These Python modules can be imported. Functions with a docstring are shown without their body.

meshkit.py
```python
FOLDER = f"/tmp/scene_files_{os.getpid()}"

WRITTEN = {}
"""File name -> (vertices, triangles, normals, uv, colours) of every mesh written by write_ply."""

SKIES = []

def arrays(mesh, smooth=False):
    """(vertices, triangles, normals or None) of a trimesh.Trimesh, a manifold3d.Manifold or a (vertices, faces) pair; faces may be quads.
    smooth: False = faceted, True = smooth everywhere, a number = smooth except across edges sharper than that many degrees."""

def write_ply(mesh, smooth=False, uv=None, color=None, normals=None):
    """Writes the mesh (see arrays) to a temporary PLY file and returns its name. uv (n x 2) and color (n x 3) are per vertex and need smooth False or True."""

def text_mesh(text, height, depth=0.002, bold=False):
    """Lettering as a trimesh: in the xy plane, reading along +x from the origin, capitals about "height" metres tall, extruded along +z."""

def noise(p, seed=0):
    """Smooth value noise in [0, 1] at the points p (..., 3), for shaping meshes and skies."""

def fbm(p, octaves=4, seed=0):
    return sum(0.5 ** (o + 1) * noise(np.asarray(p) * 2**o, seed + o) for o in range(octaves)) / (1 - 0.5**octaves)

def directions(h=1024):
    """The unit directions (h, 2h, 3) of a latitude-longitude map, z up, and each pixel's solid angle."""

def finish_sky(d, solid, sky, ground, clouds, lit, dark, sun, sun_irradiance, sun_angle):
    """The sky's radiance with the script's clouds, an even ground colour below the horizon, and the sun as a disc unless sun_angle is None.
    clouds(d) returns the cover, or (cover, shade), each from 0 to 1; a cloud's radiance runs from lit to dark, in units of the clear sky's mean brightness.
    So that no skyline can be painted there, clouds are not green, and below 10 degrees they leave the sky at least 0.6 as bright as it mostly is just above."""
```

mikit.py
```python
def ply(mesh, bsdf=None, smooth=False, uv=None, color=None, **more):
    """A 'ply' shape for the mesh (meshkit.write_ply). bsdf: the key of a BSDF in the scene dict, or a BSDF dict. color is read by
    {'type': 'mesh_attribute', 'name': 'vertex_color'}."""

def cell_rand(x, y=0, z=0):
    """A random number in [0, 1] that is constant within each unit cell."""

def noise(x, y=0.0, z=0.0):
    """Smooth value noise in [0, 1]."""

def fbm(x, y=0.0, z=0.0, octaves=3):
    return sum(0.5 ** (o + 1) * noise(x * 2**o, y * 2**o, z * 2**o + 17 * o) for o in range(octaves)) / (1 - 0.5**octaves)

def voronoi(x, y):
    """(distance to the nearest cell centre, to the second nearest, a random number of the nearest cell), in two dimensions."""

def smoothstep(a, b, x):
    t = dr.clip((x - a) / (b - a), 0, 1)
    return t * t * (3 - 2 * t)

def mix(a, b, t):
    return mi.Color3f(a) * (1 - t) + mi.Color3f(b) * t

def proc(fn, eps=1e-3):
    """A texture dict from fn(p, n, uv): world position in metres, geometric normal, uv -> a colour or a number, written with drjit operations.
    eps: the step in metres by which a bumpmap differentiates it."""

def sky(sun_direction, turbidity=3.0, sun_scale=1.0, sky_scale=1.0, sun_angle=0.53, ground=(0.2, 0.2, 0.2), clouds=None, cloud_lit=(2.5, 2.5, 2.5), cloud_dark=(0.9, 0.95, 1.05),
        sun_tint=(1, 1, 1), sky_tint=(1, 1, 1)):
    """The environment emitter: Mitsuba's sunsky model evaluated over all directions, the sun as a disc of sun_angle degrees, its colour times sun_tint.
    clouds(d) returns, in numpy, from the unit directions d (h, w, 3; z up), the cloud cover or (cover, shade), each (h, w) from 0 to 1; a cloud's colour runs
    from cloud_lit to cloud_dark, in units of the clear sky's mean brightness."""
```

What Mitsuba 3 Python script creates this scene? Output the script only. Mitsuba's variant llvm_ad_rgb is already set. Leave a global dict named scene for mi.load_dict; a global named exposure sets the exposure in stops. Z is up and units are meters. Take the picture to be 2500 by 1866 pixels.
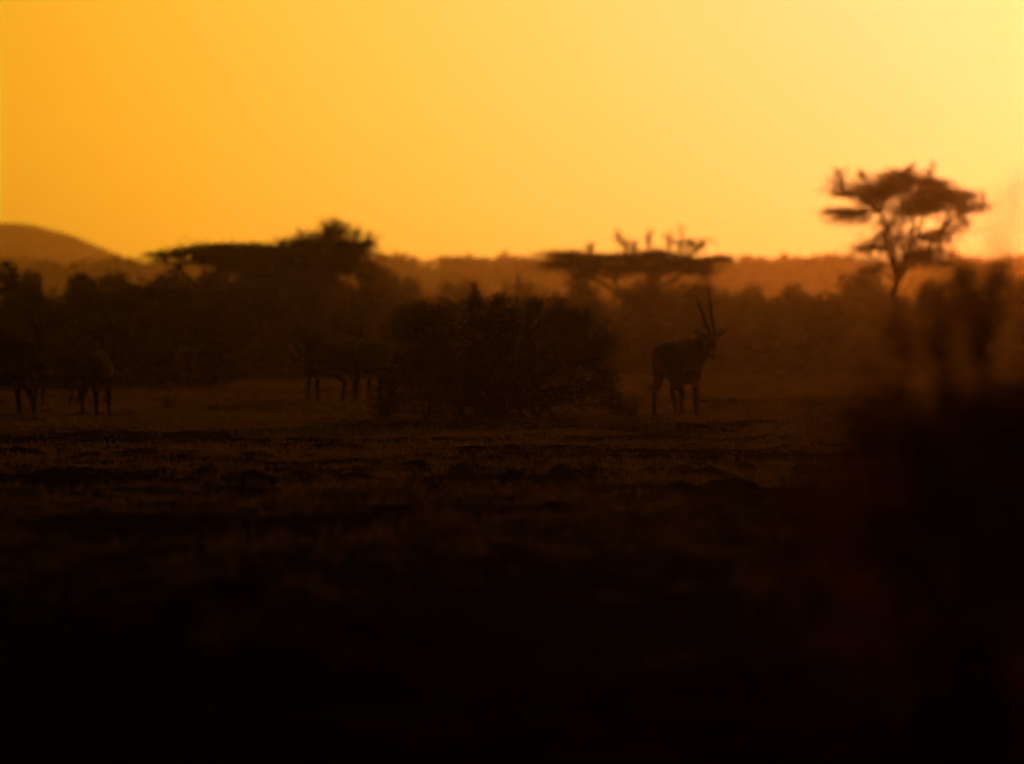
import math
import numpy as np
import trimesh
import manifold3d as m3
import mitsuba as mi
import drjit as dr
import mikit
import meshkit

T = mi.ScalarTransform4f
scene, labels = {}, {}

# ------------------------------------------------------------------ camera, sky, sun, exposure, haze
F, HORIZON, CAM_Z = 20833.0, 858.0, 1.0        # focal length in pixels of a 2500 x 1866 frame (300 mm lens), horizon row, eye height
PITCH = math.atan((933 - HORIZON) / F)
FOCUS, APERTURE = 92.0, 0.045
scene['camera'] = {
    'type': 'thinlens', 'fov': 2 * math.degrees(math.atan(1250 / F)), 'fov_axis': 'x',
    'aperture_radius': APERTURE, 'focus_distance': FOCUS, 'near_clip': 0.5, 'far_clip': 30000.0,
    'to_world': T().look_at(origin=[0, 0, CAM_Z], target=[0, 100, CAM_Z - 100 * math.tan(PITCH)], up=[0, 0, 1]),
    'medium': {'type': 'ref', 'id': 'dusty_air'},
}
SUN_AZ, SUN_EL = 5.5, 4.6
SUN = np.array([math.sin(math.radians(SUN_AZ)) * math.cos(math.radians(SUN_EL)),
                math.cos(math.radians(SUN_AZ)) * math.cos(math.radians(SUN_EL)), math.sin(math.radians(SUN_EL))])


def dust_veil(d):
    """Thin high dust lit by the low sun: densest and palest round the sun, thinning and reddening away from it."""
    ang = np.degrees(np.arccos(np.clip(d @ SUN, -1, 1)))
    wisp = meshkit.fbm(d * np.array([9.0, 9.0, 40.0]), 3, 5) - 0.5
    cover = np.clip(0.95 / (1 + (ang / 10.0) ** 5) * (1 + 0.06 * wisp), 0, 1)
    shade = 1 - np.clip((9.9 - ang) / 6.4, 0, 1) ** 1.9
    return cover, shade


scene['sky'] = mikit.sky(SUN.tolist(), turbidity=5.0, sun_scale=0.62, sky_scale=0.12, ground=(0.03, 0.02, 0.012),
                         clouds=dust_veil, cloud_lit=(255.0, 134.0, 56.0), cloud_dark=(262.0, 127.0, 4.7),
                         sun_tint=(1.0, 0.52, 0.15), sky_tint=(1.0, 0.62, 0.16))
exposure = 1.1
scene['dusty_air'] = {'type': 'homogeneous', 'sigma_t': {'type': 'rgb', 'value': [1.05e-4, 1.05e-4, 1.05e-4]},
                      'albedo': {'type': 'rgb', 'value': [0.95, 0.75, 0.52]},
                      'phase': {'type': 'hg', 'g': 0.98}}
HAZE_TOP = 78.0
scene['haze'] = {'type': 'cube', 'to_world': T().translate([0, 2000, (HAZE_TOP - 2.0) / 2]).scale([6500, 5500, (HAZE_TOP + 2.0) / 2]),
                 'bsdf': {'type': 'null'}, 'interior': {'type': 'ref', 'id': 'dusty_air'}}
labels['haze'] = {'label': 'warm dusty evening haze filling the air above the plain', 'category': 'haze', 'kind': 'stuff'}


# ------------------------------------------------------------------ helpers
def at(px, py, d):
    """The point at distance d (metres along the view) seen at this pixel of the 2500 x 1866 photograph."""
    return np.array([(px - 1250) / F * d, d, CAM_Z - (py - HORIZON) / F * d])


def gx(px, d):
    return (px - 1250) / F * d


COUNT = {}


def numbered(name):
    k = COUNT.get(name, 0)
    COUNT[name] = k + 1
    return name if k == 0 else f'{name}_{k:03d}'


def tag(key, label=None, category=None, group=None, kind=None):
    labels[key] = {k: v for k, v in (('label', label), ('category', category), ('group', group), ('kind', kind)) if v}


def put(name, mesh, bsdf, parent=None, smooth=False, color=None, **more):
    key = numbered(name if parent is None else f'{parent}__{name}')
    scene[key] = mikit.ply(mesh, bsdf, smooth=smooth, color=color, **more)
    return key


def rotz(v, a):
    c, s = math.cos(a), math.sin(a)
    v = np.asarray(v, float)
    return np.stack([v[..., 0] * c - v[..., 1] * s, v[..., 0] * s + v[..., 1] * c, v[..., 2]], -1)


class Soup:
    """Collects triangles for one mesh."""

    def __init__(self):
        self.v, self.f, self.n = [], [], 0

    def add(self, v, f):
        self.v.append(np.asarray(v, float))
        self.f.append(np.asarray(f, int) + self.n)
        self.n += len(v)

    def mesh(self):
        return np.vstack(self.v), np.vstack(self.f)


def tube(points, radii, sides=5):
    p = np.asarray(points, float)
    r = np.broadcast_to(np.asarray(radii, float), (len(p),))
    t = np.gradient(p, axis=0)
    t /= np.linalg.norm(t, axis=1, keepdims=True) + 1e-12
    ref = np.where(np.abs(t[:, 2:]) < 0.9, [0, 0, 1.0], [1.0, 0, 0])
    a = np.cross(t, ref)
    a /= np.linalg.norm(a, axis=1, keepdims=True) + 1e-12
    b = np.cross(t, a)
    ang = np.arange(sides) * 2 * np.pi / sides
    v = p[:, None] + r[:, None, None] * (np.cos(ang)[None, :, None] * a[:, None] + np.sin(ang)[None, :, None] * b[:, None])
    i, j = np.meshgrid(np.arange(len(p) - 1), np.arange(sides), indexing='ij')
    q = np.stack([i * sides + j, i * sides + (j + 1) % sides, (i + 1) * sides + (j + 1) % sides, (i + 1) * sides + j], -1).reshape(-1, 4)
    f = np.vstack([q[:, [0, 1, 2]], q[:, [0, 2, 3]]])
    cap = np.array([[0, k + 1, k] for k in range(1, sides - 1)])
    cap2 = (len(p) - 1) * sides + np.array([[0, k, k + 1] for k in range(1, sides - 1)])
    return v.reshape(-1, 3), np.vstack([f, cap, cap2])


def curve(a, b, rng, wobble=0.08, n=5, sag=0.0):
    """A slightly crooked line from a to b."""
    a, b = np.asarray(a, float), np.asarray(b, float)
    t = np.linspace(0, 1, n)[:, None]
    L = np.linalg.norm(b - a)
    off = rng.normal(0, wobble * L, (n, 3)) * (np.sin(np.pi * t))
    off[:, 2] += sag * L * np.sin(np.pi * t[:, 0])
    return a + (b - a) * t + off


def leaf_quads(centres, size, rng, flat=0.0):
    """One folded diamond (two triangles) per centre, any orientation; flat > 0 lays them closer to level."""
    n = len(centres)
    u = rng.normal(size=(n, 3))
    u[:, 2] *= 1 - flat
    u /= np.linalg.norm(u, axis=1, keepdims=True)
    w = rng.normal(size=(n, 3))
    w[:, 2] *= 1 - flat
    w -= (w * u).sum(1, keepdims=True) * u
    w /= np.linalg.norm(w, axis=1, keepdims=True)
    s = (np.broadcast_to(size, (n,)) * rng.uniform(0.6, 1.4, n))[:, None]
    nn = np.cross(u, w)
    v = np.stack([centres - u * s, centres + w * s * 0.45 + nn * s * 0.12, centres + u * s, centres - w * s * 0.45 + nn * s * 0.12], 1).reshape(-1, 3)
    k = np.arange(n)[:, None] * 4
    return v, np.vstack([k + [0, 1, 2], k + [0, 2, 3]])


def blob_points(n, c, r, rng, shell=0.35):
    d = rng.normal(size=(n, 3))
    d /= np.linalg.norm(d, axis=1, keepdims=True)
    rad = rng.uniform(0, 1, n) ** shell
    return np.asarray(c) + d * rad[:, None] * np.asarray(r)


# ------------------------------------------------------------------ materials
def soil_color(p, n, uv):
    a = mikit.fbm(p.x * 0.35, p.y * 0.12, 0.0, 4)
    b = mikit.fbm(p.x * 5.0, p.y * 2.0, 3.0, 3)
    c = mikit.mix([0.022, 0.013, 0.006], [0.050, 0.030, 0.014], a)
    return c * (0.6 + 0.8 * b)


def bark_color(p, n, uv):
    return mikit.mix([0.03, 0.021, 0.014], [0.075, 0.055, 0.036], mikit.fbm(p.x * 9, p.y * 9, p.z * 3, 3))


def leaf_color(p, n, uv):
    return mikit.mix([0.024, 0.026, 0.010], [0.062, 0.060, 0.022], mikit.fbm(p.x * 2.2, p.y * 2.2, p.z * 2.2, 3))


def dry_color(p, n, uv):
    return mikit.mix([0.13, 0.105, 0.04], [0.34, 0.275, 0.11], mikit.fbm(p.x * 1.3, p.y * 0.7, 1.0, 3))


def hill_color(p, n, uv):
    return mikit.mix([0.04, 0.038, 0.02], [0.09, 0.07, 0.04], mikit.fbm(p.x * 0.02, p.y * 0.02, p.z * 0.05, 4))


def two(fn):
    return {'type': 'twosided', 'bsdf': {'type': 'diffuse', 'reflectance': mikit.proc(fn)}}


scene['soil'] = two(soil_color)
scene['bark'] = two(bark_color)
scene['foliage'] = two(leaf_color)
scene['dry_grass'] = {'type': 'principledthin', 'base_color': mikit.proc(dry_color), 'roughness': 0.6, 'diff_trans': 1.3}
scene['hill_cover'] = two(hill_color)
scene['shrub_leaf'] = {'type': 'principledthin', 'base_color': mikit.proc(leaf_color), 'roughness': 0.7, 'diff_trans': 0.3}
scene['near_leaf'] = {'type': 'principledthin', 'base_color': {'type': 'rgb', 'value': [0.16, 0.05, 0.03]}, 'roughness': 0.7, 'diff_trans': 1.2}
scene['hide'] = {'type': 'twosided', 'bsdf': {'type': 'principled', 'base_color': {'type': 'mesh_attribute', 'name': 'vertex_color'}, 'roughness': 0.75, 'sheen': 0.5, 'sheen_tint': 0.5}}
scene['horn_black'] = {'type': 'principled', 'base_color': {'type': 'rgb', 'value': [0.035, 0.026, 0.02]}, 'roughness': 0.5}
scene['eye_black'] = {'type': 'principled', 'base_color': {'type': 'rgb', 'value': [0.01, 0.008, 0.007]}, 'roughness': 0.15}


# ------------------------------------------------------------------ ground: one sheet to the horizon
def ground_height(x, y):
    """Trampled plain: low swells, tussock mounds and clods."""
    x, y = np.asarray(x, float), np.asarray(y, float)
    z0 = np.zeros_like(x)
    p = np.stack([x, y, z0], -1)
    near = np.clip((y - 2) / 25, 0, 1) * np.clip((900 - y) / 500, 0, 1)
    swell = (meshkit.fbm(p * [0.05, 0.03, 1], 2, 3) - 0.5) * 0.06
    m = meshkit.fbm(p * [2.4, 1.5, 1], 3, 11)
    mound = np.clip(m - 0.57, 0, 1) * (0.10 + 0.22 * np.clip((meshkit.fbm(p * [0.22, 0.10, 1], 2, 41) - 0.42) * 4, 0, 1))
    clod = (meshkit.fbm(p * [4.0, 3.0, 1], 2, 21) - 0.5) * 0.03
    return (swell + mound + clod) * near - 0.03


def build_ground():
    ys = np.concatenate([-np.geomspace(3400, 3, 14), [-1.0, 1.0], np.geomspace(3, 20, 30)[:-1], np.geomspace(20, 330, 760)[:-1],
                         np.geomspace(330, 1000, 60)[:-1], np.geomspace(1000, 7400, 16)])
    half = np.abs(ys) * 0.066 + 0.8
    core = np.linspace(-1, 1, 241)
    outer = np.geomspace(1e-3, 1, 14)
    X = []
    for h in half:
        far = 6400 - h
        X.append(np.concatenate([-(h + far * outer[::-1]), core * h, h + far * outer]))
    X = np.array(X)
    Y = np.repeat(ys[:, None], X.shape[1], 1)
    Z = ground_height(X, Y)
    r, c = X.shape
    i, j = np.meshgrid(np.arange(r - 1), np.arange(c - 1), indexing='ij')
    k = i * c + j
    q = np.stack([k, k + 1, k + c + 1, k + c], -1).reshape(-1, 4)
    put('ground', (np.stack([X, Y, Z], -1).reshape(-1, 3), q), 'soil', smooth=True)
    tag('ground', 'dark trampled plain of soil and short grass', 'ground', kind='structure')


build_ground()


def hill(name, cx, cy, prof, depth, label, rough=0.05):
    """A long ridge: prof = [(x, height)], rounded across its depth."""
    prof = np.array(prof, float)
    xs = np.linspace(prof[0, 0], prof[-1, 0], 161)
    h = np.interp(xs, prof[:, 0], prof[:, 1])
    k = np.ones(9) / 9
    h = np.convolve(np.pad(h, 4, mode='edge'), k, 'valid')
    t = np.linspace(-1, 1, 25)
    X, Tt = np.meshgrid(xs, t, indexing='ij')
    Z = h[:, None] * np.clip(1 - Tt ** 2, 0, 1) ** 0.8
    P = np.stack([X * 0.02, Tt * 3, X * 0], -1)
    Z = Z * (1 + rough * (meshkit.fbm(P, 4, 9) - 0.5) * 2) - 0.6
    n, c = X.shape
    i, j = np.meshgrid(np.arange(n - 1), np.arange(c - 1), indexing='ij')
    q0 = i * c + j
    q = np.stack([q0, q0 + c, q0 + c + 1, q0 + 1], -1).reshape(-1, 4)
    put(name, (np.stack([X + cx, Tt * depth + cy, Z], -1).reshape(-1, 3), q), 'hill_cover', smooth=True)
    tag(name, label, 'hill', kind='structure')


D = 4800.0
hill('hill', 0, D, [(gx(px, D), (HORIZON - py) / F * D + 1) for px, py in
     [(-900, 760), (-600, 690), (-350, 600), (-150, 556), (-20, 546), (60, 549), (130, 562), (200, 586), (260, 610), (320, 634), (420, 665), (560, 700), (800, 840)]],
     500, 'rounded hazy hill rising behind the thicket at the left edge')
D = 3000.0
hill('low_ridge', 0, D, [(gx(px, D), (HORIZON - py) / F * D + 1) for px, py in
     [(-900, 700), (0, 675), (300, 672), (900, 660), (1100, 655), (1300, 650), (1700, 648), (2000, 645), (2300, 640), (2600, 650), (3300, 700)]],
     260, 'long low wooded ridge closing the plain', rough=0.03)

# distant woodland on the ridge: reads as one mass
rng = np.random.default_rng(7)
s = Soup()
for k in range(330):
    d = rng.uniform(2000, 2750)
    px = rng.uniform(-150, 2650)
    base = max(0.0, 1.0)
    top = rng.normal(643, 9) - (12 if abs(px - 2020) < 28 else 0)
    h = (HORIZON - top) / F * d + 1
    c = np.array([gx(px, d), d, h - 3.6])
    rx = rng.uniform(4.5, 10.0)
    pts = blob_points(110, c, [rx, rx, 3.6], rng, 0.5)
    low = blob_points(60, c - [0, 0, 8], [rx * 1.1, rx, 8], rng, 0.6)
    s.add(*leaf_quads(np.vstack([pts, low]), 2.0, rng, 0.3))
    s.add(*tube([[c[0], c[1], -0.2], [c[0] + 0.5, c[1], h * 0.5], c], [0.5, 0.35, 0.2], 4))
put('distant_woodland', s.mesh(), 'foliage')
tag('distant_woodland', 'far-off hazy woodland along the skyline', 'woodland', kind='stuff')


# ------------------------------------------------------------------ vegetation builders
def bush(name, px, d, width, top_py, seed, leaves=1500, leaf=0.09, depth=None, foliage='foliage', shape='dome', twigs=10, base_z=None):
    """A many-stemmed thorn bush standing at this pixel column and distance: crooked stems and a clumpy, uneven crown."""
    rng = np.random.default_rng(seed)
    x0 = gx(px, d)
    H = (HORIZON - top_py) / F * d + CAM_Z
    W = width / F * d / 2
    Dp = W * 0.9 if depth is None else depth
    zb = float(ground_height(np.array([x0]), np.array([d]))[0])
    key = numbered(name)
    stems, fol = Soup(), Soup()
    nc = int(rng.integers(9, 14)) if shape == 'dome' else 16
    centres = []
    for k in range(nc):
        a, r = rng.uniform(0, 2 * np.pi), math.sqrt(rng.uniform(0, 1))
        hz = H * (rng.uniform(0.25, 0.8) if shape == 'dome' else rng.uniform(0.15, 0.8)) * (1 - 0.45 * r * r)
        centres.append([x0 + W * 0.72 * r * math.cos(a), d + Dp * 0.72 * r * math.sin(a), zb + hz])
    centres.append([x0 + rng.uniform(-0.2, 0.2) * W, d, zb + H * 0.78])
    per = leaves // len(centres)
    for c in centres:
        c = np.array(c)
        rr = np.array([W * rng.uniform(0.26, 0.42), Dp * rng.uniform(0.26, 0.42), H * rng.uniform(0.16, 0.26)])
        c[2] = min(c[2], zb + H - rr[2] * 0.9)
        pts = blob_points(per, c, rr, rng, 0.45)
        pts[:, 2] = np.maximum(pts[:, 2], zb + 0.05)
        fol.add(*leaf_quads(pts, leaf, rng))
        foot = np.array([x0 + rng.normal(0, 0.12 * W), d + rng.normal(0, 0.12 * Dp), zb - 0.05])
        path = curve(foot, c + rng.normal(0, 0.1, 3) * rr, rng, 0.06, 5, 0.04)
        r0 = 0.02 + 0.012 * H
        stems.add(*tube(path, np.linspace(r0, r0 * 0.3, 5), 4))
        for q in range(3):
            tip = c + rng.normal(0, 0.9, 3) * rr
            stems.add(*tube(curve(path[3], tip, rng, 0.05, 3), [r0 * 0.4, r0 * 0.25, r0 * 0.08], 3))
    # skirt of low foliage so that the bush sits on the ground
    sk = blob_points(max(80, leaves // 5), [x0, d, zb + H * 0.18], [W * 0.85, Dp * 0.85, H * 0.2], rng, 0.5)
    sk[:, 2] = np.maximum(sk[:, 2], zb + 0.03)
    fol.add(*leaf_quads(sk, leaf, rng))
    for q in range(twigs):
        a = rng.uniform(0, 2 * np.pi)
        c = centres[int(rng.integers(len(centres)))]
        c = np.array(c)
        tip = c + np.array([math.cos(a) * W * 0.25, math.sin(a) * Dp * 0.2, H * rng.uniform(0.12, 0.3)])
        stems.add(*tube(curve(c, tip, rng, 0.07, 4), np.linspace(0.016, 0.004, 4) * (0.6 + 0.2 * H), 3))
        m = rng.integers(3, 9)
        fol.add(*leaf_quads(c + (tip - c) * rng.uniform(0.4, 1, (m, 1)) + rng.normal(0, leaf * 0.5, (m, 3)), leaf * 0.7, rng))
    scene[f'{key}__stems'] = mikit.ply(stems.mesh(), 'bark')
    scene[f'{key}__foliage'] = mikit.ply(fol.mesh(), foliage)
    return key


def acacia(name, d, base_px, fork, clumps, seed, trunk_r=0.16, leaf=0.10, density=1.0, sprouts=(), fork_d=0.0, spread=1.6):
    """A flat-topped acacia: forked trunk, limbs to every foliage pad, pads flat and ragged. Pixels give the outline, each pad has its own depth."""
    rng = np.random.default_rng(seed)
    key = numbered(name)
    px_m = d / F
    zb = float(ground_height(np.array([gx(base_px, d)]), np.array([d]))[0])
    base = np.array([gx(base_px, d), d, zb - 0.1])
    tops = [at(fx, fy, d) + [0, fork_d, 0] for fx, fy in fork]
    trunk, limbs, fol = Soup(), Soup(), Soup()
    trunk.add(*tube(curve(base, tops[0], rng, 0.03, 6), np.linspace(trunk_r, trunk_r * 0.6, 6), 8))
    joints = [tops[0]]
    for t in tops[1:]:
        limbs.add(*tube(curve(tops[0], t, rng, 0.05, 5), np.linspace(trunk_r * 0.6, trunk_r * 0.32, 5), 6))
        joints.append(t)
    for (cx, cy, rx, ry, dens) in clumps:
        dy = rng.uniform(-spread, spread)
        c = at(cx + rng.normal(0, 4), cy + rng.normal(0, 3.5), d + dy)
        ry = ry * rng.uniform(0.8, 1.35)
        r = np.array([rx * px_m, max(rx * px_m * 0.8, 0.5), ry * px_m])
        j = min(joints, key=lambda q: np.linalg.norm((q - c) * [1, 0.3, 0.8]))
        path = curve(j, c - [0, 0, r[2] * 0.6], rng, 0.06, 5, 0.08)
        limbs.add(*tube(path, np.linspace(trunk_r * 0.3, trunk_r * 0.1, 5), 4))
        for q in range(11):
            tip = c + rng.normal(0, 0.75, 3) * r
            limbs.add(*tube(curve(path[3], tip, rng, 0.07, 4), np.linspace(trunk_r * 0.11, 0.008, 4), 3))
        n = int(density * dens * 820 * (rx * ry) / 400)
        # leaves hang in small sprays, leaving gaps
        m = max(5, n // 11)
        sprays = np.where(rng.uniform(0, 1, (m, 1)) < 0.6, blob_points(m, c, r, rng, 0.6), c + rng.normal(0, 0.62, (m, 3)) * r)
        pts = (sprays[:, None] + rng.normal(0, 1, (m, 14, 3)) * [0.30, 0.30, 0.075]).reshape(-1, 3)
        fol.add(*leaf_quads(pts, leaf * 0.55, rng, 0.4))
    for (ax, ay, bx, by) in sprouts:
        a, b = at(ax, ay, d + rng.uniform(-0.8, 0.8)), at(bx, by, d + rng.uniform(-1.2, 1.2))
        p = curve(a, b, rng, 0.06, 6)
        limbs.add(*tube(p, np.linspace(0.05, 0.012, 6), 4))
        for q in range(10):
            t = rng.uniform(0.25, 1)
            o = a + (b - a) * t
            e = o + rng.normal(0, 1, 3) * np.linalg.norm(b - a) * 0.16 + [0, 0, np.linalg.norm(b - a) * 0.1]
            limbs.add(*tube(curve(o, e, rng, 0.08, 3), [0.03, 0.02, 0.008], 3))
            k = 16
            fol.add(*leaf_quads(o + (e - o) * rng.uniform(0.2, 1.1, (k, 1)) + rng.normal(0, 0.09, (k, 3)), leaf * 0.42, rng))
    scene[f'{key}__trunk'] = mikit.ply(trunk.mesh(), 'bark', smooth=60)
    scene[f'{key}__branches'] = mikit.ply(limbs.mesh(), 'bark')
    scene[f'{key}__crown'] = mikit.ply(fol.mesh(), 'foliage')
    return key


# ------------------------------------------------------------------ acacias
k = acacia('acacia_tree', 370.0, 2180, [(2190, 690), (2209, 628), (2174, 550), (2233, 552), (2150, 520), (2255, 520), (2300, 560)], [
    (2068, 472, 34, 9, 1.2), (2040, 462, 26, 10, 0.5), (2073, 518, 46, 11, 1.4), (2030, 512, 22, 8, 0.7), (2125, 495, 30, 17, 1.3), (2187, 436, 28, 15, 1.3),
    (2171, 463, 34, 17, 1.2), (2252, 447, 40, 13, 1.4), (2301, 479, 50, 17, 1.5), (2276, 503, 30, 14, 1.3), (2362, 510, 30, 9, 1.4), (2212, 520, 44, 10, 1.2),
    (2236, 480, 30, 16, 0.7), (2330, 497, 30, 12, 1.0), (2150, 448, 24, 12, 0.7), (2100, 452, 36, 13, 0.55), (2215, 425, 34, 10, 0.7), (2285, 455, 30, 11, 0.8),
    (2350, 480, 40, 10, 0.6), (2390, 500, 18, 8, 0.3), (2050, 538, 40, 9, 0.35), (2090, 545, 36, 9, 0.3), (2045, 437, 24, 14, 0.3), (2115, 428, 18, 12, 0.3),
    (2260, 580, 32, 13, 1.1), (2290, 572, 26, 12, 0.6), (2323, 585, 26, 26, 0.35), (2290, 615, 40, 14, 0.4), (2252, 632, 32, 14, 0.9), (2103, 612, 36, 16, 0.35),
    (2140, 640, 34, 14, 0.4), (2200, 590, 30, 34, 0.5), (2180, 540, 34, 14, 0.6), (2240, 610, 34, 24, 0.55), (2160, 585, 24, 30, 0.35), (2340, 545, 44, 22, 0.25), (2200, 455, 46, 20, 0.9), (2150, 475, 40, 16, 0.8), (2260, 490, 46, 16, 0.9), (2130, 605, 50, 26, 0.3), (2290, 640, 44, 24, 0.4), (2210, 500, 50, 16, 0.6)],
    21, trunk_r=0.2, leaf=0.11, density=0.7,
    sprouts=[(2060, 460, 2043, 416), (2110, 440, 2100, 415), (2220, 430, 2222, 408), (2265, 440, 2276, 408), (2380, 505, 2415, 500), (2340, 520, 2370, 560),
             (2209, 628, 2140, 600), (2209, 628, 2195, 560), (2215, 610, 2225, 556), (2209, 628, 2300, 590), (2200, 640, 2120, 585)], spread=2.0)
tag(k, 'tall thin-stemmed acacia silhouetted against the bright sky on the right', 'tree')

k = acacia('acacia_tree', 330.0, 560, [(566, 760), (500, 690), (600, 680), (440, 660), (540, 655)], [
    (386, 622, 22, 9, 0.9), (408, 611, 26, 7, 1.2), (376, 634, 14, 9, 0.7), (440, 615, 26, 8, 1.4), (474, 617, 30, 12, 1.6), (510, 610, 34, 9, 1.8), (548, 608, 36, 11, 1.9), (590, 610, 34, 10, 1.8),
    (630, 606, 30, 10, 1.7), (660, 612, 26, 12, 1.5), (560, 625, 40, 12, 1.7), (610, 630, 40, 13, 1.5), (510, 630, 30, 9, 0.9), (430, 628, 30, 7, 0.7), (650, 630, 30, 14, 1.3), (575, 645, 50, 12, 1.1),
    (640, 655, 40, 14, 1.0), (540, 642, 60, 14, 0.6), (600, 662, 60, 16, 0.6), (480, 632, 50, 10, 0.5), (650, 675, 50, 16, 0.5)],
    22, trunk_r=0.19, leaf=0.11, density=0.55, spread=1.8)
tag(k, 'low flat-topped acacia with a smooth wide canopy, left of the twiggy one', 'tree')

k = acacia('acacia_tree', 310.0, 705, [(702, 765), (655, 705), (745, 712), (610, 672), (775, 668), (800, 640)], [
    (690, 618, 30, 12, 1.4), (730, 615, 36, 14, 1.6), (770, 608, 36, 16, 1.7), (812, 606, 34, 16, 1.7), (850, 612, 32, 14, 1.6), (880, 622, 22, 14, 1.2), (710, 635, 40, 16, 1.6), (760, 638, 44, 18, 1.7),
    (815, 635, 44, 18, 1.6), (860, 640, 30, 12, 1.1), (690, 655, 40, 14, 1.2), (640, 645, 36, 14, 1.0), (750, 660, 44, 14, 1.1), (800, 665, 36, 14, 0.8), (815, 585, 18, 14, 0.7), (780, 590, 18, 12, 0.6), (845, 592, 18, 10, 0.6), (815, 562, 16, 12, 0.35), (760, 588, 22, 12, 0.5), (730, 598, 22, 10, 0.5), (870, 600, 24, 12, 0.5), (700, 675, 60, 18, 0.7), (780, 682, 60, 18, 0.6), (850, 660, 50, 16, 0.7)],
    23, trunk_r=0.2, leaf=0.11, density=0.55,
    sprouts=[(695, 612, 690, 585), (720, 608, 712, 592), (758, 605, 757, 572), (765, 600, 778, 575), (740, 605, 735, 575), (830, 590, 826, 550), (800, 592, 803, 552), (855, 605, 872, 572), (880, 612, 895, 585), (812, 595, 816, 538), (820, 590, 838, 562), (845, 605, 848, 570), (865, 610, 905, 588), (875, 612, 912, 600), (800, 590, 792, 560)], spread=1.8)
tag(k, 'forked acacia with a bristling twiggy top, left of the centre', 'tree')

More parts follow.
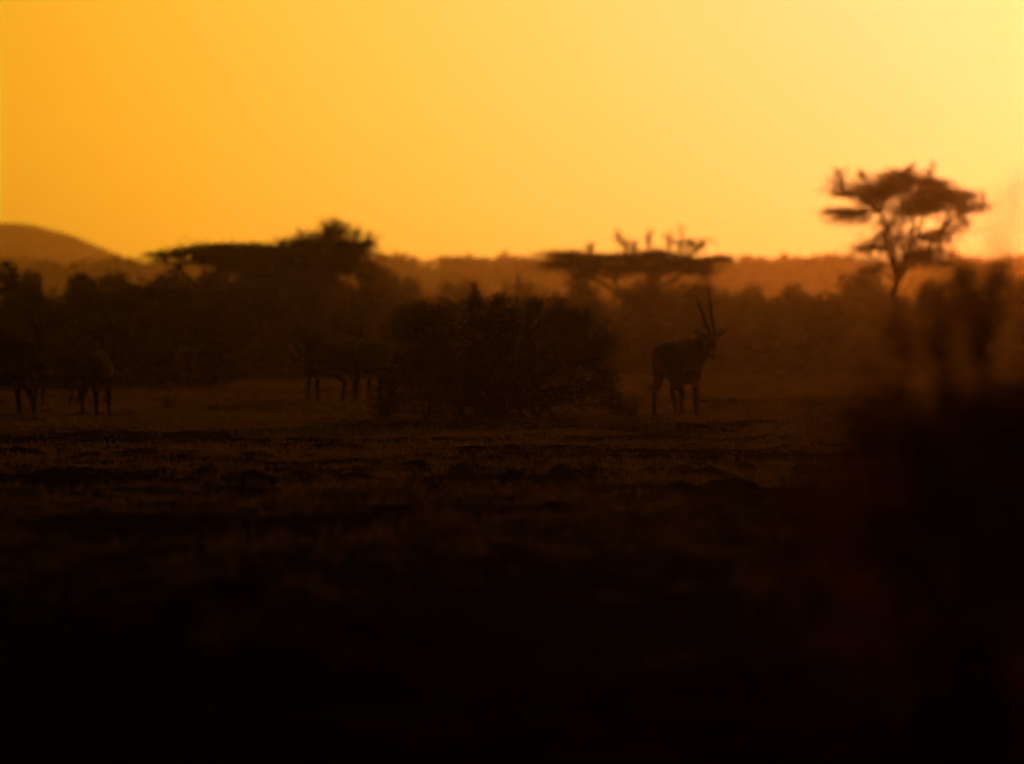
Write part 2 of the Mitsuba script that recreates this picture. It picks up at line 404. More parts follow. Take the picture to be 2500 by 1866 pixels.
k = acacia('acacia_tree', 400.0, 1560, [(1556, 740), (1500, 690), (1600, 690), (1430, 655), (1680, 655)], [
    (1350, 622, 26, 8, 0.5), (1390, 620, 30, 9, 1.1), (1425, 628, 34, 10, 1.3), (1470, 632, 40, 9, 1.5), (1520, 632, 40, 10, 1.5), (1575, 622, 34, 9, 1.7), (1600, 628, 36, 11, 1.6), (1650, 634, 40, 11, 1.5),
    (1700, 640, 40, 11, 1.5), (1745, 634, 30, 9, 1.2), (1768, 630, 14, 7, 0.9), (1380, 640, 40, 12, 0.8), (1450, 650, 46, 14, 1.1), (1530, 652, 50, 14, 1.2), (1610, 650, 50, 14, 1.2), (1690, 656, 46, 12, 1.0),
    (1345, 650, 30, 9, 0.5), (1420, 668, 40, 12, 0.6), (1500, 672, 40, 12, 0.6), (1720, 665, 40, 10, 0.5)],
    24, trunk_r=0.22, leaf=0.12, density=0.55,
    sprouts=[(1536, 630, 1520, 580), (1530, 620, 1505, 575), (1545, 625, 1548, 590), (1580, 615, 1584, 566), (1632, 625, 1630, 580), (1645, 630, 1676, 552), (1660, 632, 1690, 585), (1668, 634, 1732, 578), (1680, 632, 1720, 590), (1440, 625, 1442, 600)], spread=2.2)
tag(k, 'broad flat acacia with bare sprouting twigs on top, above and left of the oryx horns', 'tree')

# ------------------------------------------------------------------ bushes of the thicket, far to near
ORD = ['first', 'second', 'third', 'fourth', 'fifth', 'sixth', 'seventh', 'eighth', 'ninth', 'tenth', 'eleventh', 'twelfth', 'thirteenth', 'fourteenth', 'fifteenth',
       'sixteenth', 'seventeenth', 'eighteenth', 'nineteenth', 'twentieth', 'twenty-first', 'twenty-second', 'twenty-third', 'twenty-fourth', 'twenty-fifth', 'twenty-sixth', 'twenty-seventh', 'twenty-eighth', 'twenty-ninth', 'thirtieth']


def row_label(row, n, what):
    order = sorted(range(len(row)), key=lambda i: row[i][0])
    return f'{what}, {ORD[order.index(n)]} from the left'


FAR = [  # px, distance, width px, top row
    (70, 430, 220, 644), (190, 450, 230, 650), (300, 400, 250, 656), (410, 390, 270, 650), (520, 385, 270, 648), (620, 380, 260, 650), (700, 385, 270, 655), (790, 390, 270, 648), (1420, 560, 290, 652), (1610, 570, 300, 654), (1730, 640, 220, 668), (960, 520, 230, 640), (900, 430, 170, 634),
    (1010, 700, 230, 668), (1130, 680, 240, 674), (1270, 640, 240, 668), (1830, 680, 260, 686), (1960, 640, 270, 684), (2060, 600, 220, 668),
    (2130, 520, 230, 650), (2330, 540, 260, 655), (2450, 560, 230, 645), (2540, 500, 180, 650), (1400, 520, 220, 680), (1690, 560, 220, 684), (1550, 540, 220, 672)]
for n, (px, d, w, top) in enumerate(FAR):
    k = bush('distant_bush', px, d, w, top, 100 + n, leaves=2000, leaf=0.26, twigs=4)
    tag(k, row_label(FAR, n, 'hazy bush in the far row of scrub'), 'bush', 'hazy far bushes of the thicket')
MID_LEFT = [
    (15, 254, 170, 634), (100, 246, 280, 672), (205, 250, 290, 668), (320, 248, 290, 684), (430, 255, 300, 680), (540, 293, 290, 690), (40, 232, 260, 735), (165, 230, 280, 735),
    (300, 231, 270, 750), (640, 295, 280, 706), (770, 300, 280, 700), (880, 306, 240, 688), (480, 235, 280, 745), (240, 219, 260, 825), (590, 279, 270, 770), (700, 282, 260, 765), (385, 259, 280, 690), (820, 285, 220, 770)]
for n, (px, d, w, top) in enumerate(MID_LEFT):
    k = bush('thicket_bush', px, d, w, top, 200 + n, leaves=3200, leaf=0.115, twigs=6)
    tag(k, row_label(MID_LEFT, n, 'near-black bush behind the left-hand herd'), 'bush', 'dark bushes behind the left-hand herd')
MID_RIGHT = [
    (1580, 402, 280, 690), (1690, 390, 260, 692), (1470, 366, 240, 728), (1370, 353, 230, 735), (1810, 451, 280, 706), (1920, 439, 290, 700), (2030, 427, 280, 706), (2150, 475, 290, 690),
    (2260, 427, 260, 690), (2400, 439, 270, 690), (2500, 402, 220, 668), (1860, 353, 240, 780), (2010, 347, 260, 770), (1720, 366, 230, 765), (1560, 335, 200, 800), (2160, 341, 240, 790)]
for n, (px, d, w, top) in enumerate(MID_RIGHT):
    k = bush('thicket_bush', px, d, w, top, 300 + n, leaves=2400, leaf=0.18, twigs=6)
    tag(k, row_label(MID_RIGHT, n, 'brownish blurred bush behind the lone oryx'), 'bush', 'brown bushes behind the lone oryx')
k = bush('rounded_bush', 1015, 225, 260, 712, 401, leaves=2600, leaf=0.09)
tag(k, 'round dark bush rising behind the left half of the big central shrub', 'bush')
k = bush('upright_bush', 1158, 200, 66, 688, 402, leaves=1900, leaf=0.07, twigs=3, shape='column')
tag(k, 'narrow upright bush standing like a stump above the central shrub', 'bush')


# ------------------------------------------------------------------ the big central shrub, nearly in focus
def central_shrub():
    rng = np.random.default_rng(55)
    d = 126.0
    x0 = gx(1215, d)
    key = numbered('central_shrub')
    stems, fol = Soup(), Soup()
    zb = float(ground_height(np.array([x0]), np.array([d]))[0])
    # crown pads: px, py, radius px
    pads = [(960, 960, 60), (1000, 890, 60), (1010, 800, 55), (1060, 860, 80), (1075, 770, 60), (1130, 800, 80), (1140, 900, 90), (1190, 780, 60), (1230, 850, 90), (1250, 770, 50),
            (1290, 800, 70), (1330, 870, 80), (1345, 770, 50), (1380, 800, 60), (1400, 880, 80), (1420, 790, 50), (1450, 860, 60), (1475, 930, 50), (1440, 950, 70), (1360, 960, 80), (1260, 960, 90),
            (1150, 970, 90), (1050, 970, 80), (1480, 830, 32), (1215, 735, 28), (1160, 740, 35), (1305, 745, 28), (1500, 985, 40), (940, 1000, 40), (1215, 800, 60), (1195, 850, 70), (1250, 900, 80), (1225, 950, 80), (1100, 930, 80), (1310, 930, 80)]
    for px, py, r in pads:
        dy = rng.uniform(-1.3, 1.3)
        c = at(px, py, d + dy)
        rr = np.array([r, r * 1.0, r * 0.8]) * d / F
        n = int(26 * r)
        pts = blob_points(n, c, rr * 1.05, rng, 0.6)
        pts[:, 2] = np.maximum(pts[:, 2], zb + 0.02)
        fol.add(*leaf_quads(pts, 0.019, rng))
        foot = np.array([x0 + rng.normal(0, 0.55), d + rng.normal(0, 0.4), zb - 0.05])
        p = curve(foot, c, rng, 0.05, 6, 0.03)
        stems.add(*tube(p, np.linspace(0.026, 0.008, 6), 5))
        for q in range(9):
            a = p[int(rng.integers(3, 6))]
            tip = c + rng.normal(0, 0.75, 3) * rr + [0, 0, 0.06]
            stems.add(*tube(curve(a, tip, rng, 0.07, 4), np.linspace(0.008, 0.003, 4), 3))
    # upright shoots with little leaves along the top
    for px, py in [(1012, 745), (1040, 738), (1065, 752), (1110, 738), (1160, 725), (1190, 735), (1245, 742), (1262, 726), (1290, 740), (1338, 708), (1352, 735), (1382, 728), (1398, 745), (1420, 738), (1440, 755),
                   (1475, 790), (1490, 780), (1500, 840), (1230, 752), (1310, 748), (1370, 715), (1088, 760), (980, 790), (955, 850), (930, 930), (1508, 905)]:
        b = at(px, py, d + rng.uniform(-0.9, 0.9))
        a = b + [rng.normal(0, 0.08) - (px - 1215) / F * d * 0.15, rng.normal(0, 0.05), -rng.uniform(0.3, 0.5)]
        p = curve(a, b, rng, 0.05, 6)
        stems.add(*tube(p, np.linspace(0.008, 0.003, 6), 3))
        m = 26
        fol.add(*leaf_quads(a + (b - a) * rng.uniform(0.1, 1, (m, 1)) + rng.normal(0, 0.025, (m, 3)), 0.022, rng))
    scene[f'{key}__stems'] = mikit.ply(stems.mesh(), 'bark')
    scene[f'{key}__foliage'] = mikit.ply(fol.mesh(), 'shrub_leaf')
    tag(key, 'large rounded leafy shrub in the middle of the plain, beside the oryx', 'shrub')


central_shrub()


def dry_shrub(px, base_py, w, h, seed, label, n=40):
    """A low dry twiggy shrub (width and height in pixels) standing on the ground at this row."""
    rng = np.random.default_rng(seed)
    d = F * CAM_Z / (base_py - HORIZON)
    x0, s_ = gx(px, d), d / F
    zb = float(ground_height(np.array([x0]), np.array([d]))[0])
    key = numbered('dry_shrub')
    tw, fol = Soup(), Soup()
    for k in range(n):
        a = np.array([x0 + rng.normal(0, 0.12) * w * s_, d + rng.normal(0, 0.12) * w * s_, zb - 0.02])
        th = rng.uniform(0, 2 * np.pi)
        r = math.sqrt(rng.uniform(0, 1)) * w * s_ / 2
        b = np.array([x0 + r * math.cos(th), d + r * math.sin(th), zb + h * s_ * rng.uniform(0.45, 1.05) * (1 - 0.5 * (2 * r / (w * s_)) ** 2)])
        p = curve(a, b, rng, 0.07, 5, 0.05)
        tw.add(*tube(p, np.linspace(0.007, 0.003, 5), 3))
        m = 16
        fol.add(*leaf_quads(p[2] + (b - p[2]) * rng.uniform(0, 1.05, (m, 1)) + rng.normal(0, 0.022, (m, 3)), 0.016, rng))
    scene[f'{key}__stems'] = mikit.ply(tw.mesh(), 'bark')
    scene[f'{key}__foliage'] = mikit.ply(fol.mesh(), 'dry_grass')
    tag(key, label, 'shrub')


dry_shrub(1540, 1018, 80, 62, 61, 'brown dry shrub between the big central shrub and the lone oryx')
dry_shrub(1758, 1006, 90, 36, 62, 'low dark dry shrub just right of the lone oryx feet', 34)
dry_shrub(1822, 1006, 34, 60, 63, 'single thin upright dry plant right of the lone oryx', 6)
dry_shrub(1985, 1004, 150, 46, 64, 'wide low mound of dry shrub farther right of the lone oryx', 50)
dry_shrub(2125, 1002, 90, 60, 65, 'dry shrub half lost beside the blurred foreground bush', 36)
dry_shrub(1600, 960, 120, 40, 66, 'dry shrub seen beneath the belly of the lone oryx', 36)
dry_shrub(415, 1000, 60, 44, 67, 'low dry plant between the rear-facing oryx and the herd on the left', 26)


# ------------------------------------------------------------------ grass: nobody could count it
def build_grass():
    rng = np.random.default_rng(77)
    d = np.concatenate([rng.uniform(28, 160, 48000), rng.uniform(120, 420, 78000)])
    d = d[rng.uniform(0, 1, len(d)) < np.clip((d - 32) / 52, 0.06, 1) ** 1.3]
    x = d * rng.uniform(-0.066, 0.066, len(d))
    p = np.stack([x * 0.5, d * 0.16, d * 0], -1)
    patch = meshkit.fbm(p, 3, 31)
    keep = rng.uniform(0, 1, len(d)) < np.clip((patch - 0.38) * 4.5, 0.06, 1)
    x, d = x[keep], d[keep]
    z = ground_height(x, d)
    nb = 11
    n = len(x) * nb
    cx, cy, cz = np.repeat(x, nb), np.repeat(d, nb), np.repeat(z, nb)
    size = np.repeat(rng.gamma(4, 0.25, len(x)) * np.clip(d / 120, 0.8, 2.0), nb)
    a = rng.uniform(0, 2 * np.pi, n)
    r = rng.uniform(0.0, 0.13, n) * size
    bx, by = cx + r * np.cos(a), cy + r * np.sin(a)
    h = rng.uniform(0.02, 0.065, n) * size
    lean = rng.uniform(0.15, 0.9, n) * h
    b2 = a + rng.normal(0, 0.7, n)
    wdt = rng.uniform(0.002, 0.0045, n) * np.clip(cy / 90, 0.8, 2.0)
    t = rng.uniform(0, np.pi, n)
    base = np.stack([bx, by, cz - 0.01], -1)
    side = np.stack([np.cos(t), np.sin(t), t * 0], -1) * wdt[:, None]
    mid = base + np.stack([np.cos(b2) * lean * 0.35, np.sin(b2) * lean * 0.35, h * 0.65], -1)
    tip = base + np.stack([np.cos(b2) * lean, np.sin(b2) * lean, h], -1)
    v = np.stack([base - side, base + side, mid + side * 0.7, mid - side * 0.7, tip], 1).reshape(-1, 3)
    k = np.arange(n)[:, None] * 5
    f = np.vstack([k + [0, 1, 2], k + [0, 2, 3], k + [3, 2, 4]])
    put('grass', (v, f), 'dry_grass')
    tag('grass', 'short dry grass tufts scattered over the plain', 'grass', kind='stuff')


build_grass()


# ------------------------------------------------------------------ blurred bush close to the camera, lower right
def foreground_bush():
    rng = np.random.default_rng(88)
    d = 20.0
    key = numbered('foreground_bush')
    fol = Soup()
    zb = -0.03

    def pt(px, py, dy=0.0):
        return at(px, py, d + dy)
    # leafy body, thinning out to its ragged left flank
    for px, py, rx, ry, n in [(2400, 1230, 190, 170, 3000), (2480, 1120, 150, 170, 2200), (2290, 1200, 130, 150, 1500), (2260, 1080, 110, 90, 620), (2380, 1030, 120, 90, 800), (2490, 1000, 90, 90, 700),
                              (2160, 1130, 120, 90, 420), (2080, 1220, 150, 110, 520), (2180, 1260, 150, 110, 1000), (2060, 1340, 190, 120, 700), (2220, 1360, 190, 140, 1700), (2440, 1400, 220, 200, 2600),
                              (1960, 1400, 160, 90, 300), (2560, 1250, 120, 260, 1500), (2300, 1560, 300, 160, 2200), (2050, 1520, 240, 120, 900), (2560, 1500, 160, 240, 1500), (2120, 1050, 80, 80, 300), (2020, 1060, 90, 80, 260), (1990, 1170, 90, 90, 340), (2060, 980, 60, 60, 110), (2180, 990, 70, 60, 160), (1960, 1280, 100, 90, 300)]:
        c = pt(px, py, rng.uniform(-0.2, 0.2))
        n = int(n * (0.34 if px > 2300 else 0.30 if px > 2190 else 0.22 if px > 2110 else 0.11))
        pts = blob_points(n, c, np.array([rx, rx, ry]) * 1.12 * d / F, rng, 0.7)
        pts[:, 2] = np.maximum(pts[:, 2], zb + 0.01)
        fol.add(*leaf_quads(pts, 0.017, rng))
    # leafy shoots: root, tip, thickness of the leaf sleeve in px, leaves
    shoots = [((2345, 1040), (2258, 690), 34, 150), ((2405, 1000), (2352, 640), 40, 240), ((2250, 1080), (2182, 770), 34, 120), ((2300, 1060), (2215, 720), 30, 40), ((2420, 1000), (2440, 650), 44, 60),
              ((2200, 1120), (2120, 880), 40, 50), ((2400, 820), (2476, 440), 46, 30), ((2430, 800), (2500, 500), 50, 30), ((2470, 1000), (2530, 680), 46, 70), ((2380, 900), (2440, 600), 40, 30),
              ((2150, 1140), (2075, 960), 36, 30), ((2330, 980), (2290, 640), 36, 30)]
    for (a, b, w, n) in shoots:
        dy = rng.uniform(-0.3, 0.3)
        p = curve(pt(*a, dy * 0.5), pt(*b, dy), rng, 0.03, 7)
        st = Soup()
        st.add(*tube(p, np.linspace(0.006, 0.002, 7), 5))
        t = rng.uniform(0, 1, n)
        o = np.stack([np.interp(t, np.linspace(0, 1, 7), p[:, q]) for q in range(3)], -1)
        e = o + rng.normal(0, 1, (n, 3)) * w * d / F * 0.45
        for q in range(0, n, 3):
            st.add(*tube([o[q], (o[q] + e[q]) / 2 + [0, 0, 0.004], e[q]], [0.0024, 0.0018, 0.0012], 3))
        scene[numbered(f'{key}__shoot')] = mikit.ply(st.mesh(), 'bark')
        fol.add(*leaf_quads(e, 0.017, rng))
    trunk = Soup()
    root = np.array([gx(2380, d), d, zb - 0.05])
    for k in range(12):
        trunk.add(*tube(curve(root + rng.normal(0, 0.03, 3) * [1, 1, 0], pt(rng.uniform(2080, 2560), rng.uniform(1020, 1300), rng.uniform(-0.25, 0.25)), rng, 0.05, 6, 0.05), np.linspace(0.017, 0.008, 6), 5))
    scene[f'{key}__stems'] = mikit.ply(trunk.mesh(), 'bark')
    scene[f'{key}__foliage'] = mikit.ply(fol.mesh(), 'near_leaf')
    tag(key, 'large out-of-focus bush close to the camera at the lower right', 'bush')


foreground_bush()


# ------------------------------------------------------------------ oryx
def ball(c, r, n=2):
    s_ = trimesh.creation.icosphere(n)
    return np.asarray(s_.vertices) * np.asarray(r, float) + np.asarray(c, float)


def bone(a, ra, b, rb):
    return m3.Manifold.hull_points(np.vstack([ball(a, ra), ball(b, rb)]))


def V(*a):
    return np.array(a, float)


def oryx_joints(neck_top, face, legs=None, tail=None):
    """Joints in the animal's own frame: x forward, y left, z up, hooves on z = 0."""
    J = dict(rump=V(-0.60, 0, 0.94), pelvis=V(-0.46, 0, 0.91), belly=V(-0.08, 0, 0.82), chest=V(0.30, 0, 0.83), withers=V(0.27, 0, 1.10), neck=V(0.45, 0, 0.99))
    J['skull'] = np.asarray(neck_top, float)
    f = np.asarray(face, float)
    J['face'] = f / np.linalg.norm(f)
    L = dict(fl=[V(0.33, 0.13, 0.72), V(0.30, 0.13, 0.60), V(0.33, 0.12, 0.36), V(0.32, 0.115, 0.11), V(0.35, 0.115, 0.03)],
             fr=[V(0.33, -0.13, 0.72), V(0.30, -0.13, 0.60), V(0.35, -0.12, 0.36), V(0.36, -0.115, 0.11), V(0.39, -0.115, 0.03)],
             hl=[V(-0.47, 0.13, 0.86), V(-0.38, 0.15, 0.66), V(-0.62, 0.13, 0.43), V(-0.57, 0.125, 0.12), V(-0.545, 0.125, 0.03)],
             hr=[V(-0.47, -0.13, 0.86), V(-0.36, -0.15, 0.66), V(-0.58, -0.13, 0.43), V(-0.53, -0.125, 0.12), V(-0.505, -0.125, 0.03)])
    L.update(legs or {})
    J['legs'] = L
    J['tail'] = tail if tail is not None else [V(-0.72, 0, 1.02), V(-0.80, 0.01, 0.85), V(-0.79, 0.02, 0.62), V(-0.77, 0.02, 0.40)]
    return J


def build_oryx(J, place, label, group=None, extra=(), horn_tips=None, ear_tips=None, horn_len=0.74, parts_scale=1.0, wide=1.0):
    """place maps the animal's frame to the world."""
    key = numbered('oryx')
    bones, hard = [], []

    def add(a, ra, b, rb):
        bones.append(bone(a, ra, b, rb))
    w_ = wide
    add(J['rump'], (.12, .17 * w_, .19), J['pelvis'], (.20, .215 * w_, .25))
    add(J['pelvis'], (.20, .215 * w_, .25), J['belly'], (.24, .265 * w_, .28))
    add(J['belly'], (.24, .265 * w_, .28), J['chest'], (.20, .215 * w_, .33))
    add(J['withers'], (.17, .10, .11), J['belly'], (.24, .23 * w_, .26))
    add(J['withers'], (.17, .10, .11), J['chest'], (.20, .20 * w_, .32))
    add(J['pelvis'] + V(.05, 0, .08), (.2, .13, .17), J['withers'], (.16, .10, .09))
    f = J['face']
    sk = J['skull']
    up = V(0, 0, 1.0)
    side = np.cross(up, f)
    side /= np.linalg.norm(side)
    nrm = np.cross(f, side)              # forehead normal
    neck_mid = (J['neck'] + sk) / 2 + V(0, 0, 0.03)
    add(J['chest'] + V(.08, 0, .06), (.15, .16, .25), J['neck'], (.14, .125, .19))
    add(J['withers'], (.12, .09, .10), J['neck'], (.14, .12, .18))
    add(J['neck'], (.14, .125, .19), neck_mid, (.105, .10, .135))
    add(neck_mid, (.105, .10, .135), sk - f * 0.02 - nrm * 0.02, .085)
    add(sk, .088, sk + f * 0.13 - nrm * 0.015, .070)
    add(sk + f * 0.10 - nrm * 0.03, .068, sk + f * 0.29 - nrm * 0.01, .050)
    add(sk + f * 0.27, .048, sk + f * 0.35 - nrm * 0.012, .042)
    add(sk - nrm * 0.045, .070, sk + f * 0.24 - nrm * 0.05, .036)
    for q_ in extra:
        add(*q_)
    for s_ in (-1, 1):
        add(sk + f * 0.05 + side * 0.045 * s_ + nrm * 0.02, .036, sk + f * 0.11 + side * 0.04 * s_ + nrm * .01, .03)
        add(sk - f * 0.05 + nrm * 0.06 + side * 0.03 * s_, .030, sk + nrm * 0.05 + side * 0.03 * s_, .034)
    for name, P in J['legs'].items():
        if name[0] == 'f':
            R = [(.11, .085, .15), (.075, .06, .085), .042, .029, (.038, .032, .03)]
        else:
            R = [(.17, .10, .19), (.125, .085, .13), (.05, .036, .055), .031, (.038, .032, .03)]
        for k in range(4):
            add(P[k], R[k], P[k + 1], R[k + 1])
        if name[0] == 'f':
            add(P[2] - V(.005, 0, 0), .046, P[2] - V(0, 0, .03), .042)
        add(P[3], .033, P[3] + V(.012, 0, -.03), .034)
    body = m3.Manifold.batch_boolean(bones, m3.OpType.Add).refine_to_length(0.035)
    mm = body.to_mesh()
    tm = trimesh.Trimesh(mm.vert_properties[:, :3], mm.tri_verts)
    trimesh.smoothing.filter_taubin(tm, lamb=0.5, nu=0.52, iterations=14)
    v = np.asarray(tm.vertices)
    # coat pattern: grey-fawn body, white belly, rump edge and muzzle, black flank line, face blaze and leg bands
    fawn, white, black = V(.13, .09, .06), V(.24, .18, .125), V(.022, .018, .016)
    grey = V(.09, .064, .045)
    col = np.tile(fawn, (len(v), 1))

    def paint(mask, c, soft=1.0):
        col[mask] = c
    trunk = v[:, 2] > 0.45
    paint(trunk & (v[:, 2] < 0.62) & (np.abs(v[:, 0]) < 0.6), white)
    flank = 0.64 + 0.05 * np.cos(v[:, 0] * 5)
    paint((np.abs(v[:, 2] - flank) < 0.035) & (np.abs(v[:, 0]) < 0.45) & (np.abs(v[:, 1]) > 0.08), black)
    paint(v[:, 2] < 0.45, grey)
    paint((v[:, 2] < 0.45) & (v[:, 2] > 0.36) & (v[:, 0] > 0), black)
    paint(v[:, 2] < 0.055, black)
    rel = v - sk
    along, across, over = rel @ f, rel @ side, rel @ nrm
    head = (along > -0.1) & (np.abs(across) < 0.13) & (np.abs(over) < 0.14) & (v[:, 2] > sk[2] - 0.5)
    paint(head & (along > 0.02), V(.48, .37, .26))
    paint(head & (np.abs(across) < 0.034) & (along > 0.05) & (along < 0.25) & (over > -0.02), black)
    paint(head & (np.abs(np.abs(across) - 0.06) < 0.018) & (along > 0.03) & (along < 0.22) & (over < 0.03), black)
    paint(head & (along > 0.355), V(.05, .04, .035))
    col *= (0.85 + 0.3 * meshkit.fbm(v * 14, 3, 2))[:, None]
    scene[f'{key}__body'] = mikit.ply((place(v), np.asarray(tm.faces)), 'hide', smooth=True, color=col)
    # horns: long, nearly straight, ringed below
    for q, s_ in enumerate((1, -1)):
        root = sk - f * 0.02 + nrm * 0.075 + side * 0.032 * s_
        if horn_tips is None:
            tip = root + (-0.82 * f + 0.50 * nrm + side * 0.13 * s_) * horn_len / 0.97
        else:
            tip = horn_tips[q]
        t = np.linspace(0, 1, 46)
        bow = np.sin(np.pi * t)[:, None] * (0.035 * f + 0.02 * nrm) * (1 if horn_tips is None else 0.5)
        p = root + (tip - root) * t[:, None] + bow
        ring = 1 + 0.10 * np.sin(np.arange(46) * np.pi) + 0.09 * np.where(t < 0.6, np.cos(np.arange(46) * np.pi), 0)
        rad = (0.021 * (1 - t) ** 0.75 + 0.0085 * (1 - 0.55 * t ** 6)) * ring * parts_scale
        scene[numbered(f'{key}__horn')] = mikit.ply(tuple([place(x) if i == 0 else x for i, x in enumerate(tube(p, rad, 9))]), 'horn_black', smooth=50)
    # ears: leaf-shaped, cupped
    for q, s_ in enumerate((1, -1)):
        root = sk - f * 0.045 + side * 0.075 * s_ + nrm * 0.01
        tip = root + side * 0.19 * s_ + nrm * 0.03 - f * 0.03 if ear_tips is None else ear_tips[q]
        ax = tip - root
        L = np.linalg.norm(ax)
        ax = ax / L
        wv = np.cross(ax, f)
        wv /= np.linalg.norm(wv)
        dv = np.cross(ax, wv)
        ss = np.linspace(0, 1, 12)
        wd = 0.042 * np.sin(np.pi * np.clip(ss * 0.93 + 0.07, 0, 1)) ** 0.75 * (1 - 0.25 * ss) + 0.004
        ang = np.linspace(0, 2 * np.pi, 13)[:-1]
        rings = np.stack([root + ax * L * s0 + wv * w0 * np.cos(a0) + dv * (w0 * 0.28 * np.sin(a0) + 0.5 * w0 * np.cos(a0) ** 2) for s0, w0 in zip(ss, wd) for a0 in ang])
        i, j = np.meshgrid(np.arange(11), np.arange(12), indexing='ij')
        qd = np.stack([i * 12 + j, i * 12 + (j + 1) % 12, (i + 1) * 12 + (j + 1) % 12, (i + 1) * 12 + j], -1).reshape(-1, 4)
        ecol = np.where((np.repeat(ss, 12) > 0.78)[:, None], black, V(.34, .28, .22))
        scene[numbered(f'{key}__ear')] = mikit.ply((place(rings), qd), 'hide', smooth=True, color=ecol)
    for s_ in (1, -1):
        scene[numbered(f'{key}__eye')] = mikit.ply((place(ball(sk + f * 0.075 + side * 0.072 * s_ + nrm * 0.022, .019)), trimesh.creation.icosphere(2).faces), 'eye_black', smooth=True)
    # tail with its dark tuft
    tp = np.array(J['tail'])
    tt = np.linspace(0, 1, 14)
    p = np.stack([np.interp(tt, np.linspace(0, 1, len(tp)), tp[:, q]) for q in range(3)], -1)
    rad = np.where(tt < 0.45, 0.028 - 0.02 * tt, 0.019 + 0.035 * np.sin(np.clip((tt - 0.45) / 0.55, 0, 1) * np.pi) ** 0.8)
    rad[-1] = 0.006
    tv, tf = tube(p, rad, 9)
    hairs = Soup()
    hairs.add(tv, tf)
    rng = np.random.default_rng(5)
    for h_ in range(60):
        t0 = rng.uniform(0.5, 0.95)
        o = np.array([np.interp(t0, tt, p[:, q]) for q in range(3)])
        dirn = p[-1] - p[-4]
        dirn = dirn / (np.linalg.norm(dirn) + 1e-9)
        hairs.add(*tube([o, o + dirn * 0.07 + rng.normal(0, .022, 3), o + dirn * 0.15 + rng.normal(0, .03, 3)], [.004, .003, .001], 3))
    hv, hf = hairs.mesh()
    hcol = np.tile(black, (len(hv), 1))
    hcol[:len(tv)][np.repeat(tt < 0.4, 9)] = fawn
    scene[f'{key}__tail'] = mikit.ply((place(hv), hf), 'hide', smooth=True, color=hcol)
    tag(key, label, 'antelope', group)
    return key


def stand(px, d, heading, scale=1.0, dz=0.0):
    """Map from the animal's frame to the world. heading: degrees clockwise from walking straight away from the camera."""
    a = math.radians(heading)
    x0 = gx(px, d)
    zb = float(ground_height(np.array([x0]), np.array([d]))[0]) + dz

    def place(v):
        v = np.asarray(v, float) * scale
        X = v[..., 0] * math.sin(a) - v[..., 1] * math.cos(a)
        Y = v[..., 0] * math.cos(a) + v[..., 1] * math.sin(a)
        return np.stack([X + x0, Y + d, v[..., 2] + zb], -1)

    def back(p):
        p = np.asarray(p, float) - V(x0, d, zb)
        return V(p[0] * math.sin(a) + p[1] * math.cos(a), -p[0] * math.cos(a) + p[1] * math.sin(a), p[2]) / scale
    return place, back


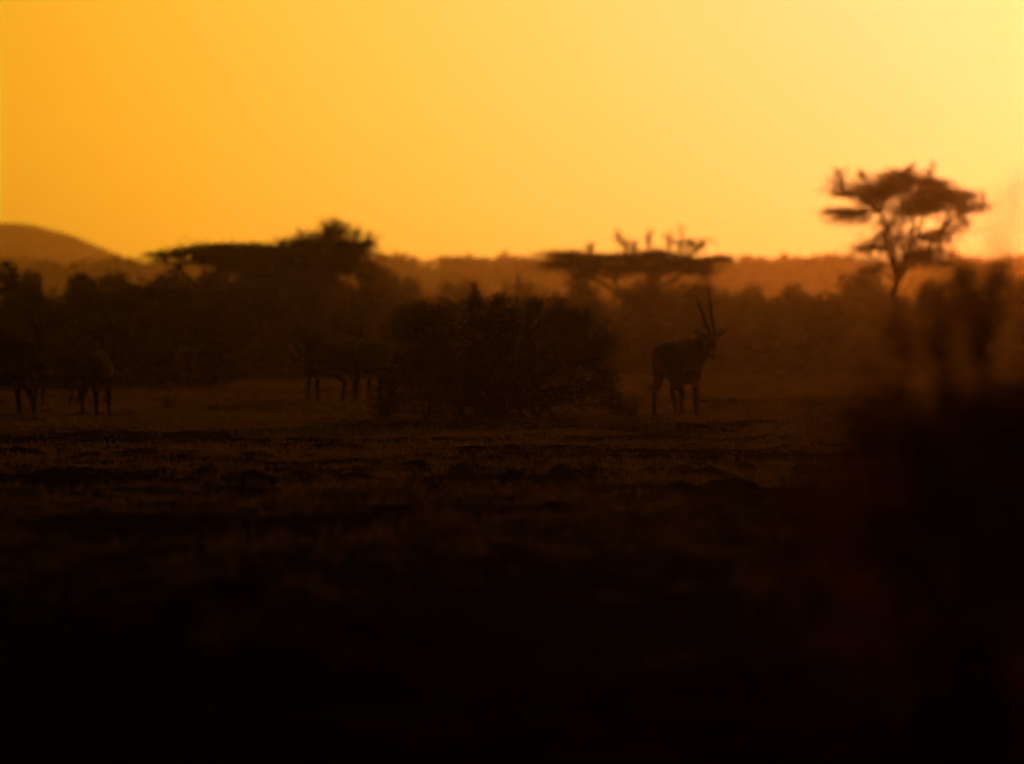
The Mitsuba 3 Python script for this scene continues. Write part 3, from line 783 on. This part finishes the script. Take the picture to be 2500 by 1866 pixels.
# the lone oryx: seen from behind its left haunch, head turned back to the camera
place, back = stand(1659, 132.0, 26.0)
sk_w = at(1738, 829, 132.25)
muz_w = at(1741, 866, 132.02)
sk, muz = back(sk_w), back(muz_w)
J = oryx_joints(sk, muz - sk, tail=[back(at(1606, 850, 131.30)), back(at(1610, 872, 131.22)), back(at(1626, 905, 131.25)), back(at(1648, 938, 131.35)), back(at(1668, 962, 131.45))])
J['legs']['hl'] = [V(-0.47, 0.13, 0.86), V(-0.40, 0.15, 0.66), V(-0.60, 0.15, 0.43), V(-0.60, 0.15, 0.12), V(-0.58, 0.15, 0.03)]
J['legs']['hr'] = [V(-0.45, -0.13, 0.86), V(-0.34, -0.16, 0.66), V(-0.60, -0.15, 0.43), V(-0.48, -0.15, 0.12), V(-0.45, -0.15, 0.03)]
build_oryx(J, place, 'lone oryx standing in the open right of the big shrub, looking back with tall horns', extra=[(J['chest'] + V(.10, 0, .02), (.13, .14, .24), back(at(1708, 876, 132.42)), (.09, .09, .12)), (back(at(1708, 876, 132.42)), (.09, .09, .12), back(at(1733, 846, 132.34)), .07)],
           horn_tips=[back(at(1727, 696, 132.5)), back(at(1692, 703, 132.5))],
           ear_tips=[back(at(1780, 808, 132.3)), back(at(1692, 809, 132.3))])

# the herd on the left
place, back = stand(-8, 128.0, 97.0)
J = oryx_joints(V(.62, .02, .93), V(.62, -.15, -.75), legs=dict(fl=[V(.35, .13, .72), V(.38, .13, .6), V(.50, .12, .36), V(.54, .115, .11), V(.57, .115, .03)]))
build_oryx(J, place, 'oryx cut by the left edge of the frame, head lowered', 'oryx herd on the left')
place, back = stand(128, 152.0, -125.0, 0.82)
J = oryx_joints(V(.72, .10, .92), V(.62, .15, -.62))
build_oryx(J, place, 'small oryx with lowered head, second animal from the left edge', 'oryx herd on the left', horn_len=0.45)
place, back = stand(238, 130.0, 12.0, 0.84)
J = oryx_joints(V(.92, .05, .72), V(.35, .05, -.92))
build_oryx(J, place, 'oryx seen from behind with its round rump to the camera, third from the left edge', 'oryx herd on the left')
place, back = stand(455, 212.0, 172.0, 1.0)
J = oryx_joints(V(.72, .06, .98), V(.5, .1, -.85))
build_oryx(J, place, 'faint far oryx standing alone between the left trio and the central pair', 'oryx herd on the left')
place, back = stand(796, 163.0, -132.0)
sk, muz = back(at(728, 842, 162.6)), back(at(720, 876, 162.35))
J = oryx_joints(sk, muz - sk)
build_oryx(J, place, 'oryx facing left with pale neck edge, left of the pair beside the central shrub', 'oryx herd on the left',
           horn_tips=[back(at(757, 782, 162.9)), back(at(725, 772, 162.9))])
place, back = stand(908, 165.0, -150.0)
sk, muz = back(at(866, 838, 164.2)), back(at(864, 872, 163.95))
J = oryx_joints(sk, muz - sk)
build_oryx(J, place, 'oryx with tall upright horns nearest the left side of the central shrub', 'oryx herd on the left',
           horn_tips=[back(at(877, 766, 164.5)), back(at(849, 770, 164.5))])
